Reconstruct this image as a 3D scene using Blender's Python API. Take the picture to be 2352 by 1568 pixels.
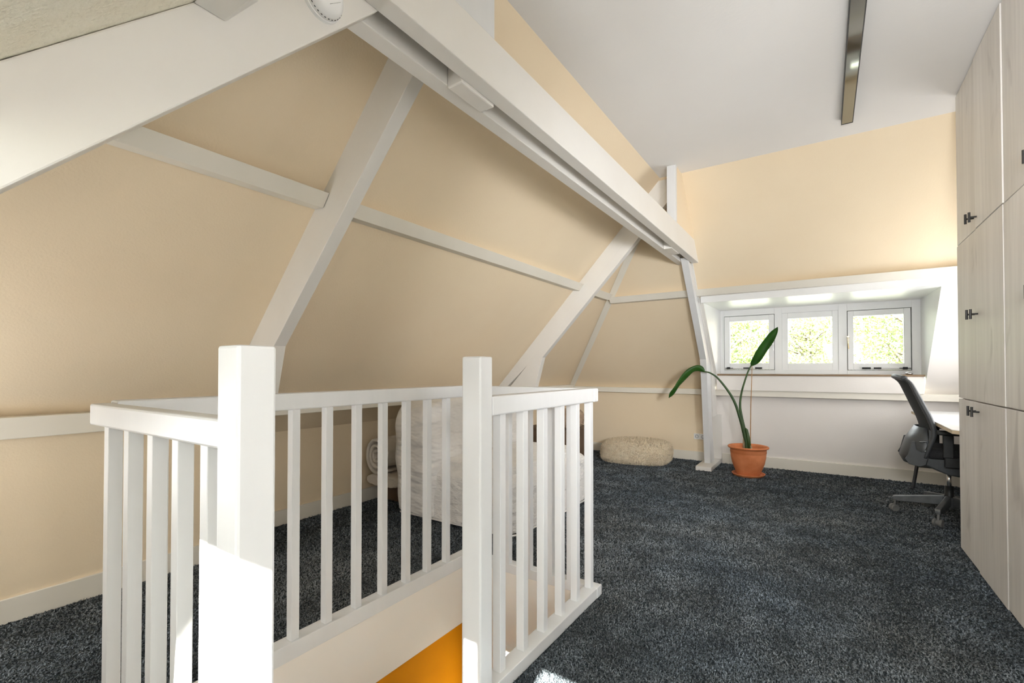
import bpy, bmesh, math, random
import numpy as np
from mathutils import Vector, Matrix

for o in list(bpy.data.objects):
    bpy.data.objects.remove(o, do_unlink=True)
S = bpy.context.scene
COL = S.collection
R = math.radians
random.seed(7)
rng = np.random.default_rng(7)

# ------------------------------------------------------------------ camera
cam = bpy.data.cameras.new('camera'); camo = bpy.data.objects.new('camera', cam); COL.objects.link(camo)
cam.sensor_fit = 'HORIZONTAL'; cam.sensor_width = 36.0
cam.lens = 1078.18 / 2352 * 36.0
cam.shift_y = (834.54 - 784.0) / 2352
cam.clip_start = 0.02; cam.clip_end = 300
camo.location = (0, 0, 1.15)
camo.rotation_euler = (math.pi / 2 + 0.013977, 0, 0.587287)
S.camera = camo

# ------------------------------------------------------------------ light
w = bpy.data.worlds.new('sky'); S.world = w; w.use_nodes = True
bg = w.node_tree.nodes['Background']
_nt = w.node_tree; _tc = _nt.nodes.new('ShaderNodeTexCoord'); _sp = _nt.nodes.new('ShaderNodeSeparateXYZ'); _rp = _nt.nodes.new('ShaderNodeValToRGB')
_nt.links.new(_tc.outputs['Generated'], _sp.inputs[0]); _nt.links.new(_sp.outputs['Z'], _rp.inputs[0]); _nt.links.new(_rp.outputs[0], bg.inputs[0])
_e = _rp.color_ramp.elements; _e[0].position = 0.08; _e[0].color = (0.20, 0.205, 0.21, 1); _e[1].position = 0.55; _e[1].color = (0.93, 0.965, 1.0, 1)   # bright overcast sky, paler at the horizon
bg.inputs[1].default_value = 13.0
sun = bpy.data.lights.new('sun', 'SUN'); suno = bpy.data.objects.new('sun', sun); COL.objects.link(suno)
sun.energy = 105.0; sun.angle = R(0.53); sun.color = (1.0, 0.96, 0.9)
suno.rotation_euler = Vector((-0.19, 1.0, -0.71)).to_track_quat('-Z', 'Y').to_euler()
suno.location = (2, -8, 7)
S.view_settings.view_transform = 'Standard'
S.view_settings.look = 'None'
S.view_settings.gamma = 1.0
S.view_settings.use_curve_mapping = False
S.view_settings.exposure = 0.27

def area(name, loc, direction, sx, sy, power, color=(1, 1, 1), portal=False):
    l = bpy.data.lights.new(name, 'AREA'); l.shape = 'RECTANGLE'; l.size = sx; l.size_y = sy
    l.energy = power; l.color = color
    o = bpy.data.objects.new(name, l); COL.objects.link(o); o.location = loc
    o.rotation_euler = Vector(direction).to_track_quat('-Z', 'Z' if abs(direction[2]) < .9 else 'Y').to_euler()
    if portal: l.cycles.is_portal = True
    return o
PW = dict(near=3, roof=31, side=22, alcove=20, stair=1.0, left=10, mid=37)
# daylight through the two dormers; the lamps after them are added fills
area('window_portal_far', (-0.14, 6.62, 1.5), (0, -1, 0), 2.0, 0.9, 1, (1, 1, 1), portal=True)
area('window_portal_near', (-0.24, -0.86, 1.40), (0, 1, 0), 1.8, 0.8, 1, portal=True)
area('window_daylight_near', (-0.24, -0.70, 1.40), (0, 1, 0.10), 1.6, 0.6, PW['near'], (0.975, 0.99, 1.02))
rw = area('near_slope_fill', (1.02, 0.12, 1.56), (-0.52, 1, -0.08), 0.6, 0.4, PW['roof'], (0.975, 0.99, 1.02)); rw.data.spread = R(68)  # added fill lamp aimed at the far left corner, no window here
rm = area('middle_slope_fill', (0.30, 0.22, 1.64), (0.22, 1, 0.30), 0.6, 0.4, PW['mid'], (0.975, 0.99, 1.02)); rm.data.spread = R(115)  # unseen fill above the camera, added to lift ceiling and wardrobes
area('right_side_fill', (1.40, 0.25, 1.15), (-1, 0.05, 0), 1.3, 1.5, PW['side'], (0.975, 0.99, 1.02))  # added fill from the right, brightens the left slope and beams
area('desk_alcove_fill', (1.40, 5.10, 1.45), (-1, 0, 0), 1.3, 1.1, PW['alcove'], (0.975, 0.99, 1.02))  # invented fill hidden behind the wardrobe, evens out the far end
area('left_side_fill', (-2.60, -0.40, 0.80), (0.45, 1, 0.30), 0.8, 0.4, PW['left'], (0.975, 0.99, 1.02))  # extra fill out of view, added for the left slope and armchair
area('stairwell_fill', (-1.3, 0.9, -1.6), (-0.3, 0.5, 0.6), 0.5, 0.5, PW['stair'], (1.0, 0.9, 0.75))  # lamp added downstairs to light the orange wall from below

# ------------------------------------------------------------------ materials
def mat(name, color, rough=0.5, noise=None, bump=None, spec=0.5, metallic=0.0, emit=None, coat=0.0, trans=0.0, sheen=0.0):
    m = bpy.data.materials.new(name); m.use_nodes = True
    nt = m.node_tree; b = nt.nodes['Principled BSDF']
    b.inputs['Base Color'].default_value = (*color, 1)
    b.inputs['Roughness'].default_value = rough
    b.inputs['Metallic'].default_value = metallic
    b.inputs['Specular IOR Level'].default_value = spec
    b.inputs['Coat Weight'].default_value = coat
    b.inputs['Transmission Weight'].default_value = trans
    b.inputs['Sheen Weight'].default_value = sheen
    tc = nt.nodes.new('ShaderNodeTexCoord')
    if noise:
        scale, c2, detail = noise[:3]; stretch = noise[3] if len(noise) > 3 else (1, 1, 1)
        lo, hi = (noise[4] if len(noise) > 4 else (0.35, 0.65))
        mp = nt.nodes.new('ShaderNodeMapping'); mp.inputs['Scale'].default_value = stretch
        n = nt.nodes.new('ShaderNodeTexNoise'); n.inputs['Scale'].default_value = scale; n.inputs['Detail'].default_value = detail
        r = nt.nodes.new('ShaderNodeValToRGB')
        r.color_ramp.elements[0].position = lo; r.color_ramp.elements[1].position = hi
        r.color_ramp.elements[0].color = (*color, 1); r.color_ramp.elements[1].color = (*c2, 1)
        nt.links.new(tc.outputs['Object'], mp.inputs[0]); nt.links.new(mp.outputs[0], n.inputs['Vector'])
        nt.links.new(n.outputs['Fac'], r.inputs[0]); nt.links.new(r.outputs[0], b.inputs['Base Color'])
    if bump:
        scale, dist, detail = bump[:3]; stretch = bump[3] if len(bump) > 3 else (1, 1, 1)
        mp = nt.nodes.new('ShaderNodeMapping'); mp.inputs['Scale'].default_value = stretch
        n = nt.nodes.new('ShaderNodeTexNoise'); n.inputs['Scale'].default_value = scale; n.inputs['Detail'].default_value = detail
        bp = nt.nodes.new('ShaderNodeBump'); bp.inputs['Distance'].default_value = dist; bp.inputs['Strength'].default_value = 1.0
        nt.links.new(tc.outputs['Object'], mp.inputs[0]); nt.links.new(mp.outputs[0], n.inputs['Vector'])
        nt.links.new(n.outputs['Fac'], bp.inputs['Height']); nt.links.new(bp.outputs[0], b.inputs['Normal'])
    return m

M = {}
M['cream'] = mat('cream_wall_paint', (0.875, 0.735, 0.535), 0.85, noise=(1.6, (0.855, 0.71, 0.51), 3), bump=(110, 0.0010, 3), spec=0.2)
M['rough_cream'] = mat('rough_cream_plaster', (0.93, 0.88, 0.74), 0.9, noise=(14, (0.90, 0.84, 0.69), 4), bump=(70, 0.008, 4), spec=0.15)
M['pale'] = mat('pale_wall_paint', (0.87, 0.825, 0.78), 0.75, noise=(2.0, (0.85, 0.805, 0.755), 3), bump=(90, 0.0008, 3), spec=0.25)
M['ceiling'] = mat('ceiling_paint', (0.87, 0.85, 0.82), 0.8, noise=(1.2, (0.85, 0.83, 0.80), 3), bump=(60, 0.0006, 3), spec=0.2)
M['white'] = mat('white_gloss_paint', (0.80, 0.775, 0.73), 0.38, noise=(3.0, (0.78, 0.75, 0.70), 3, (1, 1, 1)), bump=(14, 0.0016, 4, (1, 1, 1)), spec=0.45)
M['white_v'] = mat('white_gloss_paint_upright', (0.74, 0.74, 0.735), 0.36, noise=(3.0, (0.72, 0.72, 0.715), 3, (4, 4, .5)), bump=(22, 0.0006, 3, (2, 2, .25)), spec=0.45)
M['trim'] = mat('cream_white_trim', (0.84, 0.795, 0.70), 0.45, noise=(3.0, (0.81, 0.765, 0.665), 3), spec=0.4)
M['fascia'] = mat('stairwell_paint', (0.86, 0.81, 0.74), 0.55, spec=0.3)
M['orange'] = mat('orange_wall_paint', (0.40, 0.150, 0.002), 0.9, noise=(1.5, (0.37, 0.138, 0.002), 2), spec=0.05)
M['window'] = mat('window_white', (0.86, 0.86, 0.85), 0.35, noise=(4, (0.84, 0.84, 0.825), 2), spec=0.4)
M['black'] = mat('black_metal', (0.018, 0.017, 0.016), 0.45, noise=(20, (0.03, 0.028, 0.026), 2))
M['rubber'] = mat('black_rubber', (0.012, 0.013, 0.013), 0.7, noise=(30, (0.02, 0.02, 0.02), 2))
M['sill'] = mat('stained_wood_sill', (0.27, 0.175, 0.09), 0.5, noise=(30, (0.18, 0.11, 0.055), 4, (.3, 6, 6)))
M['brass'] = mat('brass', (0.72, 0.56, 0.33), 0.3, metallic=1.0, noise=(30, (0.6, 0.45, 0.25), 2))
M['steel'] = mat('steel', (0.7, 0.7, 0.7), 0.25, metallic=1.0, noise=(30, (0.6, 0.6, 0.6), 2))
M['terracotta'] = mat('terracotta', (0.74, 0.27, 0.115), 0.7, noise=(7, (0.60, 0.19, 0.07), 5), bump=(50, 0.001, 4), spec=0.25)
M['soil'] = mat('soil', (0.06, 0.035, 0.02), 0.95, noise=(60, (0.12, 0.075, 0.045), 4), bump=(70, 0.008, 4))
M['stem'] = mat('plant_stem', (0.022, 0.055, 0.012), 0.5, noise=(25, (0.045, 0.095, 0.022), 3, (1, 1, .3)))
M['husk'] = mat('dry_husk', (0.42, 0.33, 0.2), 0.8, noise=(25, (0.25, 0.18, 0.1), 4, (1, 1, .2)))
M['cane'] = mat('bamboo_cane', (0.45, 0.24, 0.09), 0.6, noise=(30, (0.36, 0.18, 0.06), 3))
M['desk_top'] = mat('white_desk_laminate', (0.83, 0.84, 0.83), 0.3, noise=(3, (0.82, 0.825, 0.82), 2))
M['ply'] = mat('plywood_edge', (0.72, 0.60, 0.42), 0.6, noise=(60, (0.62, 0.50, 0.33), 4, (.4, .4, 8)))
M['chair_plastic'] = mat('dark_grey_plastic', (0.068, 0.074, 0.078), 0.42, noise=(30, (0.06, 0.065, 0.068), 2), spec=0.5)
M['chair_black'] = mat('black_plastic', (0.012, 0.013, 0.013), 0.45, noise=(30, (0.018, 0.019, 0.019), 2))
M['chair_fabric'] = mat('black_seat_fabric', (0.014, 0.014, 0.015), 0.9, noise=(200, (0.028, 0.028, 0.03), 2), bump=(300, 0.001, 2))
M['base_metal'] = mat('grey_base_metal', (0.16, 0.17, 0.175), 0.35, metallic=0.7, noise=(20, (0.2, 0.21, 0.215), 2))
M['caster'] = mat('caster_plastic', (0.15, 0.15, 0.14), 0.5, noise=(20, (0.19, 0.19, 0.18), 2))
M['plastic'] = mat('white_plastic', (0.85, 0.85, 0.84), 0.3, noise=(5, (0.84, 0.84, 0.83), 2))
M['dark_mark'] = mat('dark_grey_mark', (0.05, 0.05, 0.05), 0.6, noise=(5, (0.07, 0.07, 0.07), 2))
M['linen'] = mat('off_white_cotton', (0.80, 0.77, 0.73), 0.9, noise=(6, (0.77, 0.74, 0.70), 3), bump=(9, 0.05, 4, (1.0, 1.0, 1.6)), spec=0.1, sheen=0.3)
M['ruched'] = mat('ruched_cotton', (0.80, 0.77, 0.73), 0.9, noise=(6, (0.77, 0.74, 0.70), 3), bump=(5, 0.05, 2, (1.0, 1.0, 2.6)), spec=0.1, sheen=0.3)
M['quilt'] = mat('quilt_cotton', (0.72, 0.66, 0.58), 0.9, noise=(8, (0.68, 0.62, 0.54), 3), bump=(30, 0.008, 3), spec=0.1)
M['fur'] = mat('sheepskin', (0.92, 0.80, 0.60), 0.9, noise=(18, (0.85, 0.71, 0.50), 4), bump=(60, 0.01, 3), spec=0.1, sheen=0.3)
M['plush'] = mat('pinkish_plush', (0.55, 0.42, 0.30), 0.95, noise=(25, (0.46, 0.33, 0.23), 4), bump=(60, 0.01, 3), spec=0.1)
M['brown'] = mat('brown_board', (0.16, 0.10, 0.06), 0.7, noise=(6, (0.12, 0.075, 0.045), 3))
M['bark'] = mat('bark', (0.10, 0.075, 0.05), 0.9, noise=(20, (0.16, 0.13, 0.1), 4), bump=(25, 0.02, 4))
M['roof_tile'] = mat('red_roof_tile', (0.45, 0.27, 0.2), 0.8, noise=(8, (0.38, 0.21, 0.16), 4))
M['brick'] = mat('pale_facade', (0.62, 0.58, 0.52), 0.8, noise=(8, (0.55, 0.5, 0.45), 4))
M['grass'] = mat('paving_and_lawn', (0.22, 0.22, 0.19), 0.95, noise=(1, (0.16, 0.19, 0.12), 5))

def plank_mat():
    m = bpy.data.materials.new('whitewashed_spruce'); m.use_nodes = True
    nt = m.node_tree; N = nt.nodes; L = nt.links; b = N['Principled BSDF']
    tc = N.new('ShaderNodeTexCoord'); geo = N.new('ShaderNodeNewGeometry')
    oi = N.new('ShaderNodeObjectInfo')
    add = N.new('ShaderNodeVectorMath'); add.operation = 'ADD'
    mul = N.new('ShaderNodeMath'); mul.operation = 'MULTIPLY'; mul.inputs[1].default_value = 37.0
    comb = N.new('ShaderNodeCombineXYZ'); L.new(oi.outputs['Random'], mul.inputs[0]); L.new(mul.outputs[0], comb.inputs[1]); L.new(mul.outputs[0], comb.inputs[2])
    L.new(tc.outputs['Object'], add.inputs[0]); L.new(comb.outputs[0], add.inputs[1])
    def noise(scale, det, st, dist=0.0):
        mp = N.new('ShaderNodeMapping'); mp.inputs['Scale'].default_value = st
        n = N.new('ShaderNodeTexNoise'); n.inputs['Scale'].default_value = scale; n.inputs['Detail'].default_value = det
        n.inputs['Distortion'].default_value = dist
        L.new(add.outputs[0], mp.inputs[0]); L.new(mp.outputs[0], n.inputs['Vector']); return n
    g = noise(26, 5, (1, 1, .06), 0.3)
    r = N.new('ShaderNodeValToRGB'); e = r.color_ramp.elements
    e[0].position = .33; e[0].color = (0.74, 0.705, 0.665, 1); e[1].position = .68; e[1].color = (0.83, 0.795, 0.75, 1)
    L.new(g.outputs['Fac'], r.inputs[0])
    k = noise(5.5, 2, (1, 1, .45), 0.6)
    kr = N.new('ShaderNodeValToRGB'); ke = kr.color_ramp.elements
    ke[0].position = .27; ke[0].color = (0.80, 0.79, 0.78, 1); ke[1].position = .36; ke[1].color = (1, 1, 1, 1)
    L.new(k.outputs['Fac'], kr.inputs[0])
    p = noise(3.0, 1, (1, 1, .12))
    pr = N.new('ShaderNodeValToRGB'); pe = pr.color_ramp.elements
    pe[0].position = .3; pe[0].color = (0.90, 0.89, 0.87, 1); pe[1].position = .7; pe[1].color = (1.04, 1.04, 1.04, 1)
    L.new(p.outputs['Fac'], pr.inputs[0])
    m1 = N.new('ShaderNodeMix'); m1.data_type = 'RGBA'; m1.blend_type = 'MULTIPLY'; m1.inputs[0].default_value = 1
    m2 = N.new('ShaderNodeMix'); m2.data_type = 'RGBA'; m2.blend_type = 'MULTIPLY'; m2.inputs[0].default_value = 1
    L.new(r.outputs[0], m1.inputs[6]); L.new(kr.outputs[0], m1.inputs[7])
    L.new(m1.outputs[2], m2.inputs[6]); L.new(pr.outputs[0], m2.inputs[7]); L.new(m2.outputs[2], b.inputs['Base Color'])
    bp = N.new('ShaderNodeBump'); bp.inputs['Distance'].default_value = .0015; L.new(g.outputs['Fac'], bp.inputs['Height']); L.new(bp.outputs[0], b.inputs['Normal'])
    b.inputs['Roughness'].default_value = .48
    return m
M['plank'] = plank_mat()

def pile_mat():
    m = bpy.data.materials.new('carpet_pile'); m.use_nodes = True
    nt = m.node_tree; N = nt.nodes; L = nt.links; b = N['Principled BSDF']
    tc = N.new('ShaderNodeTexCoord')
    def ramp(scale, det, p0, c0, p1, c1):
        n = N.new('ShaderNodeTexNoise'); n.inputs['Scale'].default_value = scale; n.inputs['Detail'].default_value = det
        r = N.new('ShaderNodeValToRGB'); e = r.color_ramp.elements
        e[0].position = p0; e[0].color = (*c0, 1); e[1].position = p1; e[1].color = (*c1, 1)
        L.new(tc.outputs['Object'], n.inputs['Vector']); L.new(n.outputs['Fac'], r.inputs[0]); return r
    a = ramp(1.1, 4, .4, (0.108, 0.128, 0.146), .62, (0.136, 0.146, 0.150))
    s = ramp(130, 2, .38, (0.45, 0.45, 0.45), .66, (1.75, 1.75, 1.75))
    p = ramp(5, 6, .38, (0.68, 0.68, 0.68), .66, (1.34, 1.34, 1.34))
    x = N.new('ShaderNodeMix'); x.data_type = 'RGBA'; x.blend_type = 'MULTIPLY'; x.inputs[0].default_value = 1
    y = N.new('ShaderNodeMix'); y.data_type = 'RGBA'; y.blend_type = 'MULTIPLY'; y.inputs[0].default_value = 1
    L.new(a.outputs[0], x.inputs[6]); L.new(s.outputs[0], x.inputs[7])
    L.new(x.outputs[2], y.inputs[6]); L.new(p.outputs[0], y.inputs[7]); L.new(y.outputs[2], b.inputs['Base Color'])
    b.inputs['Roughness'].default_value = .75; b.inputs['Specular IOR Level'].default_value = .3
    b.inputs['Sheen Weight'].default_value = 0
    return m
M['pile'] = pile_mat()
M['carpet'] = mat('carpet_backing', (0.030, 0.040, 0.046), 0.95, noise=(9, (0.045, 0.056, 0.06), 4), bump=(200, 0.004, 4), spec=0.1)

def glass_mat():
    m = bpy.data.materials.new('window_glass'); m.use_nodes = True
    nt = m.node_tree; N = nt.nodes; L = nt.links; N.remove(N['Principled BSDF'])
    out = N['Material Output']; t = N.new('ShaderNodeBsdfTransparent'); g = N.new('ShaderNodeBsdfGlossy'); g.inputs['Roughness'].default_value = 0.0
    fr = N.new('ShaderNodeFresnel'); fr.inputs['IOR'].default_value = 1.45; mx = N.new('ShaderNodeMixShader')
    n = N.new('ShaderNodeTexNoise'); n.inputs['Scale'].default_value = 2; r = N.new('ShaderNodeValToRGB')
    r.color_ramp.elements[0].color = (.95, .97, .96, 1); r.color_ramp.elements[1].color = (.97, .98, .97, 1)
    L.new(n.outputs['Fac'], r.inputs[0]); L.new(r.outputs[0], t.inputs[0])
    L.new(fr.outputs[0], mx.inputs[0]); L.new(t.outputs[0], mx.inputs[1]); L.new(g.outputs[0], mx.inputs[2]); L.new(mx.outputs[0], out.inputs[0])
    return m
M['glass'] = glass_mat()

def leaf_mat(name, c1, c2, scale, tr):
    m = bpy.data.materials.new(name); m.use_nodes = True
    nt = m.node_tree; N = nt.nodes; L = nt.links; b = N['Principled BSDF']; out = N['Material Output']
    tc = N.new('ShaderNodeTexCoord'); n = N.new('ShaderNodeTexNoise'); n.inputs['Scale'].default_value = scale; n.inputs['Detail'].default_value = 3
    r = N.new('ShaderNodeValToRGB'); e = r.color_ramp.elements; e[0].position = .35; e[1].position = .65
    e[0].color = (*c1, 1); e[1].color = (*c2, 1)
    L.new(tc.outputs['Object'], n.inputs['Vector']); L.new(n.outputs['Fac'], r.inputs[0]); L.new(r.outputs[0], b.inputs['Base Color'])
    b.inputs['Roughness'].default_value = .42
    t = N.new('ShaderNodeBsdfTranslucent'); hs = N.new('ShaderNodeHueSaturation'); hs.inputs['Value'].default_value = 2.2
    L.new(r.outputs[0], hs.inputs['Color']); L.new(hs.outputs[0], t.inputs[0])
    mx = N.new('ShaderNodeMixShader'); mx.inputs[0].default_value = tr
    L.new(b.outputs[0], mx.inputs[1]); L.new(t.outputs[0], mx.inputs[2]); L.new(mx.outputs[0], out.inputs[0])
    return m
M['leaf'] = leaf_mat('house_plant_leaf', (0.030, 0.105, 0.014), (0.050, 0.155, 0.022), 6, .40)
M['tree_leaf'] = leaf_mat('tree_leaf', (0.05, 0.07, 0.020), (0.10, 0.125, 0.040), 1.5, .45)
M['tree_leaf2'] = leaf_mat('pale_tree_leaf', (0.07, 0.09, 0.03), (0.13, 0.15, 0.06), 1.2, .45)

def mesh_back_mat():
    m = bpy.data.materials.new('chair_mesh_net'); m.use_nodes = True
    nt = m.node_tree; N = nt.nodes; L = nt.links; b = N['Principled BSDF']; out = N['Material Output']
    b.inputs['Base Color'].default_value = (0.02, 0.023, 0.023, 1); b.inputs['Roughness'].default_value = .7
    tc = N.new('ShaderNodeTexCoord'); v = N.new('ShaderNodeTexVoronoi'); v.inputs['Scale'].default_value = 350
    c = N.new('ShaderNodeMath'); c.operation = 'LESS_THAN'; c.inputs[1].default_value = .30
    L.new(tc.outputs['Object'], v.inputs['Vector']); L.new(v.outputs['Distance'], c.inputs[0])
    t = N.new('ShaderNodeBsdfTransparent'); mx = N.new('ShaderNodeMixShader')
    L.new(c.outputs[0], mx.inputs[0]); L.new(b.outputs[0], mx.inputs[1]); L.new(t.outputs[0], mx.inputs[2]); L.new(mx.outputs[0], out.inputs[0])
    return m
M['net'] = mesh_back_mat()

def mirror_panel():
    m = mat('smoked_louvre', (0.30, 0.30, 0.27), 0.06, metallic=1.0, noise=(2, (0.27, 0.27, 0.245), 1))
    return m
M['louvre'] = mirror_panel()

# ------------------------------------------------------------------ mesh helpers
def tag(o, label=None, cat=None, group=None, kind=None):
    if label: o['label'] = label
    if cat: o['category'] = cat
    if group: o['group'] = group
    if kind: o['kind'] = kind
    return o
def obj(name, bm, m, parent=None, bevel=0, smooth=False, seg=2):
    me = bpy.data.meshes.new(name); bmesh.ops.recalc_face_normals(bm, faces=bm.faces)
    bm.to_mesh(me); bm.free()
    o = bpy.data.objects.new(name, me); COL.objects.link(o)
    me.materials.append(M[m] if isinstance(m, str) else m)
    if parent is not None: o.parent = parent
    if smooth:
        for p in me.polygons: p.use_smooth = True
    if bevel:
        b = o.modifiers.new('bevel', 'BEVEL'); b.width = bevel; b.segments = seg; b.limit_method = 'ANGLE'; b.angle_limit = R(40)
    return o
def empty(name, loc=(0, 0, 0), rz=0):
    o = bpy.data.objects.new(name, None); COL.objects.link(o); o.location = loc; o.rotation_euler = (0, 0, rz); return o
def box(bm, x0, x1, y0, y1, z0, z1):
    vs = [bm.verts.new((x, y, z)) for x in (x0, x1) for y in (y0, y1) for z in (z0, z1)]
    for f in ((0, 1, 3, 2), (4, 6, 7, 5), (0, 4, 5, 1), (2, 3, 7, 6), (0, 2, 6, 4), (1, 5, 7, 3)):
        bm.faces.new([vs[i] for i in f])
def bx(*a):
    bm = bmesh.new(); box(bm, *a); return bm
def bxs(*boxes):
    bm = bmesh.new()
    for a in boxes: box(bm, *a)
    return bm
def prism(bm, pts, axis, a0, a1):
    """pts: 2-D outline in the other two axes (in x,y,z order), extruded along axis a0..a1"""
    def mk(p, a):
        l = list(p); l.insert(axis, a); return bm.verts.new(l)
    A = [mk(p, a0) for p in pts]; B = [mk(p, a1) for p in pts]
    n = len(pts)
    bm.faces.new(A); bm.faces.new(B[::-1])
    for i in range(n): bm.faces.new((A[i], A[(i + 1) % n], B[(i + 1) % n], B[i]))
def pr(pts, axis, a0, a1):
    bm = bmesh.new(); prism(bm, pts, axis, a0, a1); return bm
def quads(*polys):
    bm = bmesh.new()
    for p in polys: bm.faces.new([bm.verts.new(v) for v in p])
    return bm
def tube(bm, pts, rad, n=12, cap=True, flat=1.0):
    pts = [Vector(p) for p in pts]; rad = rad if isinstance(rad, (list, tuple)) else [rad] * len(pts)
    rings = []; up = None
    for i, p in enumerate(pts):
        t = (pts[min(i + 1, len(pts) - 1)] - pts[max(i - 1, 0)]).normalized()
        if up is None:
            up = Vector((0, 0, 1)) if abs(t.z) < .9 else Vector((0, 1, 0))
        s = t.cross(up).normalized(); up = s.cross(t).normalized()
        rings.append([bm.verts.new(p + (s * math.cos(2 * math.pi * k / n) + up * flat * math.sin(2 * math.pi * k / n)) * rad[i]) for k in range(n)])
    for a, b in zip(rings, rings[1:]):
        for k in range(n): bm.faces.new((a[k], a[(k + 1) % n], b[(k + 1) % n], b[k]))
    if cap: bm.faces.new(rings[0][::-1]); bm.faces.new(rings[-1])
def tb(pts, rad, n=12, **k):
    bm = bmesh.new(); tube(bm, pts, rad, n, **k); return bm
def lathe(prof, n=48, axis='z'):
    bm = bmesh.new(); rings = []
    for r, z in prof:
        if r < 1e-6:
            v = bm.verts.new((0, 0, z)); rings.append([v])
        else: rings.append([bm.verts.new((r * math.cos(2 * math.pi * k / n), r * math.sin(2 * math.pi * k / n), z)) for k in range(n)])
    for a, b in zip(rings, rings[1:]):
        if len(a) == 1 and len(b) == 1: continue
        for k in range(n):
            k2 = (k + 1) % n
            if len(a) == 1: bm.faces.new((a[0], b[k], b[k2]))
            elif len(b) == 1: bm.faces.new((a[k], b[0], a[k2]))
            else: bm.faces.new((a[k], b[k], b[k2], a[k2]))
    return bm
def xf(bm, mtx):
    bmesh.ops.transform(bm, matrix=mtx, verts=bm.verts); return bm
def catmull(p, m=8):
    p = [Vector(q) for q in p]; p = [p[0] * 2 - p[1]] + p + [p[-1] * 2 - p[-2]]; out = []
    for i in range(1, len(p) - 2):
        for j in range(m):
            t = j / m
            out.append(0.5 * ((2 * p[i]) + (p[i + 1] - p[i - 1]) * t + (2 * p[i - 1] - 5 * p[i] + 4 * p[i + 1] - p[i + 2]) * t * t + (3 * p[i] - p[i - 1] - 3 * p[i + 1] + p[i + 2]) * t ** 3))
    out.append(p[-2]); return out

# ------------------------------------------------------------------ shell geometry
CZ = 2.94                       # ceiling height
SX = lambda z: -(1.265 + (CZ - z) * 0.937)      # left slope plane
FY = lambda z: 6.3 - 0.9424 * (z - 0.91)        # far slope plane
NY = lambda z: z - 1.493                        # near slope plane
XR = 1.42                       # right wall
WX = -3.37                      # left wall
ZL = CZ - ((-WX) - 1.265) / 0.937               # height where the slope meets the left wall
ZF = 0.91
ZN = 0.92; YN = NY(ZN)
KX = -3.105                     # boxed-out knee wall beside the camera

def struct(name, bm, m, parent=None, **k):
    o = obj(name, bm, m, parent, **k)
    if parent is None: o['kind'] = 'structure'
    return o

# stair opening
OX0, OX1, OY0, OY1 = -1.80, -0.990, 0.52, 2.22
fl = bmesh.new()
FX0, FX1, FY0_, FY1_ = OX0 - .02, OX1 + .02, OY0 - .02, OY1 + .02
for a in ((WX, FX0, YN, 6.32), (FX1, XR, YN, 6.32), (FX0, FX1, YN, FY0_), (FX0, FX1, FY1_, 6.32)):
    box(fl, a[0], a[1], a[2], a[3], -0.30, 0.0)
struct('floor', fl, 'carpet')
# ceiling
struct('ceiling', quads([(SX(CZ), NY(CZ), CZ), (XR, NY(CZ), CZ), (XR, FY(CZ), CZ), (SX(CZ), FY(CZ), CZ)]), 'ceiling')
# left slope (hip edges where it meets the near and far slopes)
struct('wall_left_slope', quads(
    [(WX, YN - .0, ZL), (WX, 6.3, ZL), (SX(ZF), 6.3, ZF), (SX(ZN), YN, ZN)],
    [(SX(ZN), YN, ZN), (SX(ZF), 6.3, ZF), (SX(CZ), FY(CZ), CZ), (SX(CZ), NY(CZ), CZ)]), 'cream')
struct('wall_left', quads([(WX, YN, 0), (WX, 6.32, 0), (WX, 6.32, ZL), (WX, YN, ZL)]), 'cream')
struct('wall_left_knee', bxs((WX + .002, KX, YN, 1.425, 0.0, 0.9)), 'cream')
# far wall, far slope with the dormer cut into it
DX0, DX1 = -1.10, 0.842
WYf = 6.45
struct('wall_far_lower_left', quads([(WX, 6.3, 0), (-1.14, 6.3, 0), (-1.14, 6.3, ZF), (WX, 6.3, ZF)]), 'cream')
struct('wall_far_lower', quads([(-1.14, 6.3, 0), (XR, 6.3, 0), (XR, 6.3, ZF), (-1.14, 6.3, ZF)]), 'pale')
zt = 1.95
hl = lambda z: SX(z)
struct('wall_far_slope', quads(
    [(hl(ZF), 6.3, ZF), (DX0, 6.3, ZF), (DX0, FY(zt), zt), (hl(zt), FY(zt), zt)],
    [(hl(zt), FY(zt), zt), (XR, FY(zt), zt), (XR, FY(CZ), CZ), (hl(CZ), FY(CZ), CZ)]), 'cream')
struct('wall_far_slope_right', quads([(DX1, 6.3, ZF), (XR, 6.3, ZF), (XR, FY(zt), zt), (DX1, FY(zt), zt)]), 'pale')
# dormer: cheeks, soffit, header, apron below the sill
YS = 6.17
dm = quads([(DX0, FY(1.89), 1.89), (DX0, WYf + .08, 1.905), (DX0, WYf + .08, ZF), (DX0, 6.3, ZF)],
           [(DX1, FY(1.88), 1.88), (DX1, WYf + .08, 1.895), (DX1, WYf + .08, ZF), (DX1, 6.3, ZF)],
           [(DX0, FY(1.95), 1.95), (DX0, FY(1.89), 1.885), (DX0, FY(1.95), 1.885)],
           [(DX0, FY(1.95) - .0, 1.885), (DX1, FY(1.95), 1.868), (DX1, WYf + .08, 1.893), (DX0, WYf + .08, 1.903)])
struct('wall_dormer_lining', dm, 'window')
struct('trim_1', bxs((DX0, DX1, FY(1.95) - .012, FY(1.95) + .02, 1.87, 1.95)), 'window')
struct('wall_dormer_apron', bxs((DX0 + .0, 0.825, YS, YS + .05, ZF, 1.085)), 'pale', bevel=.002)
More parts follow.
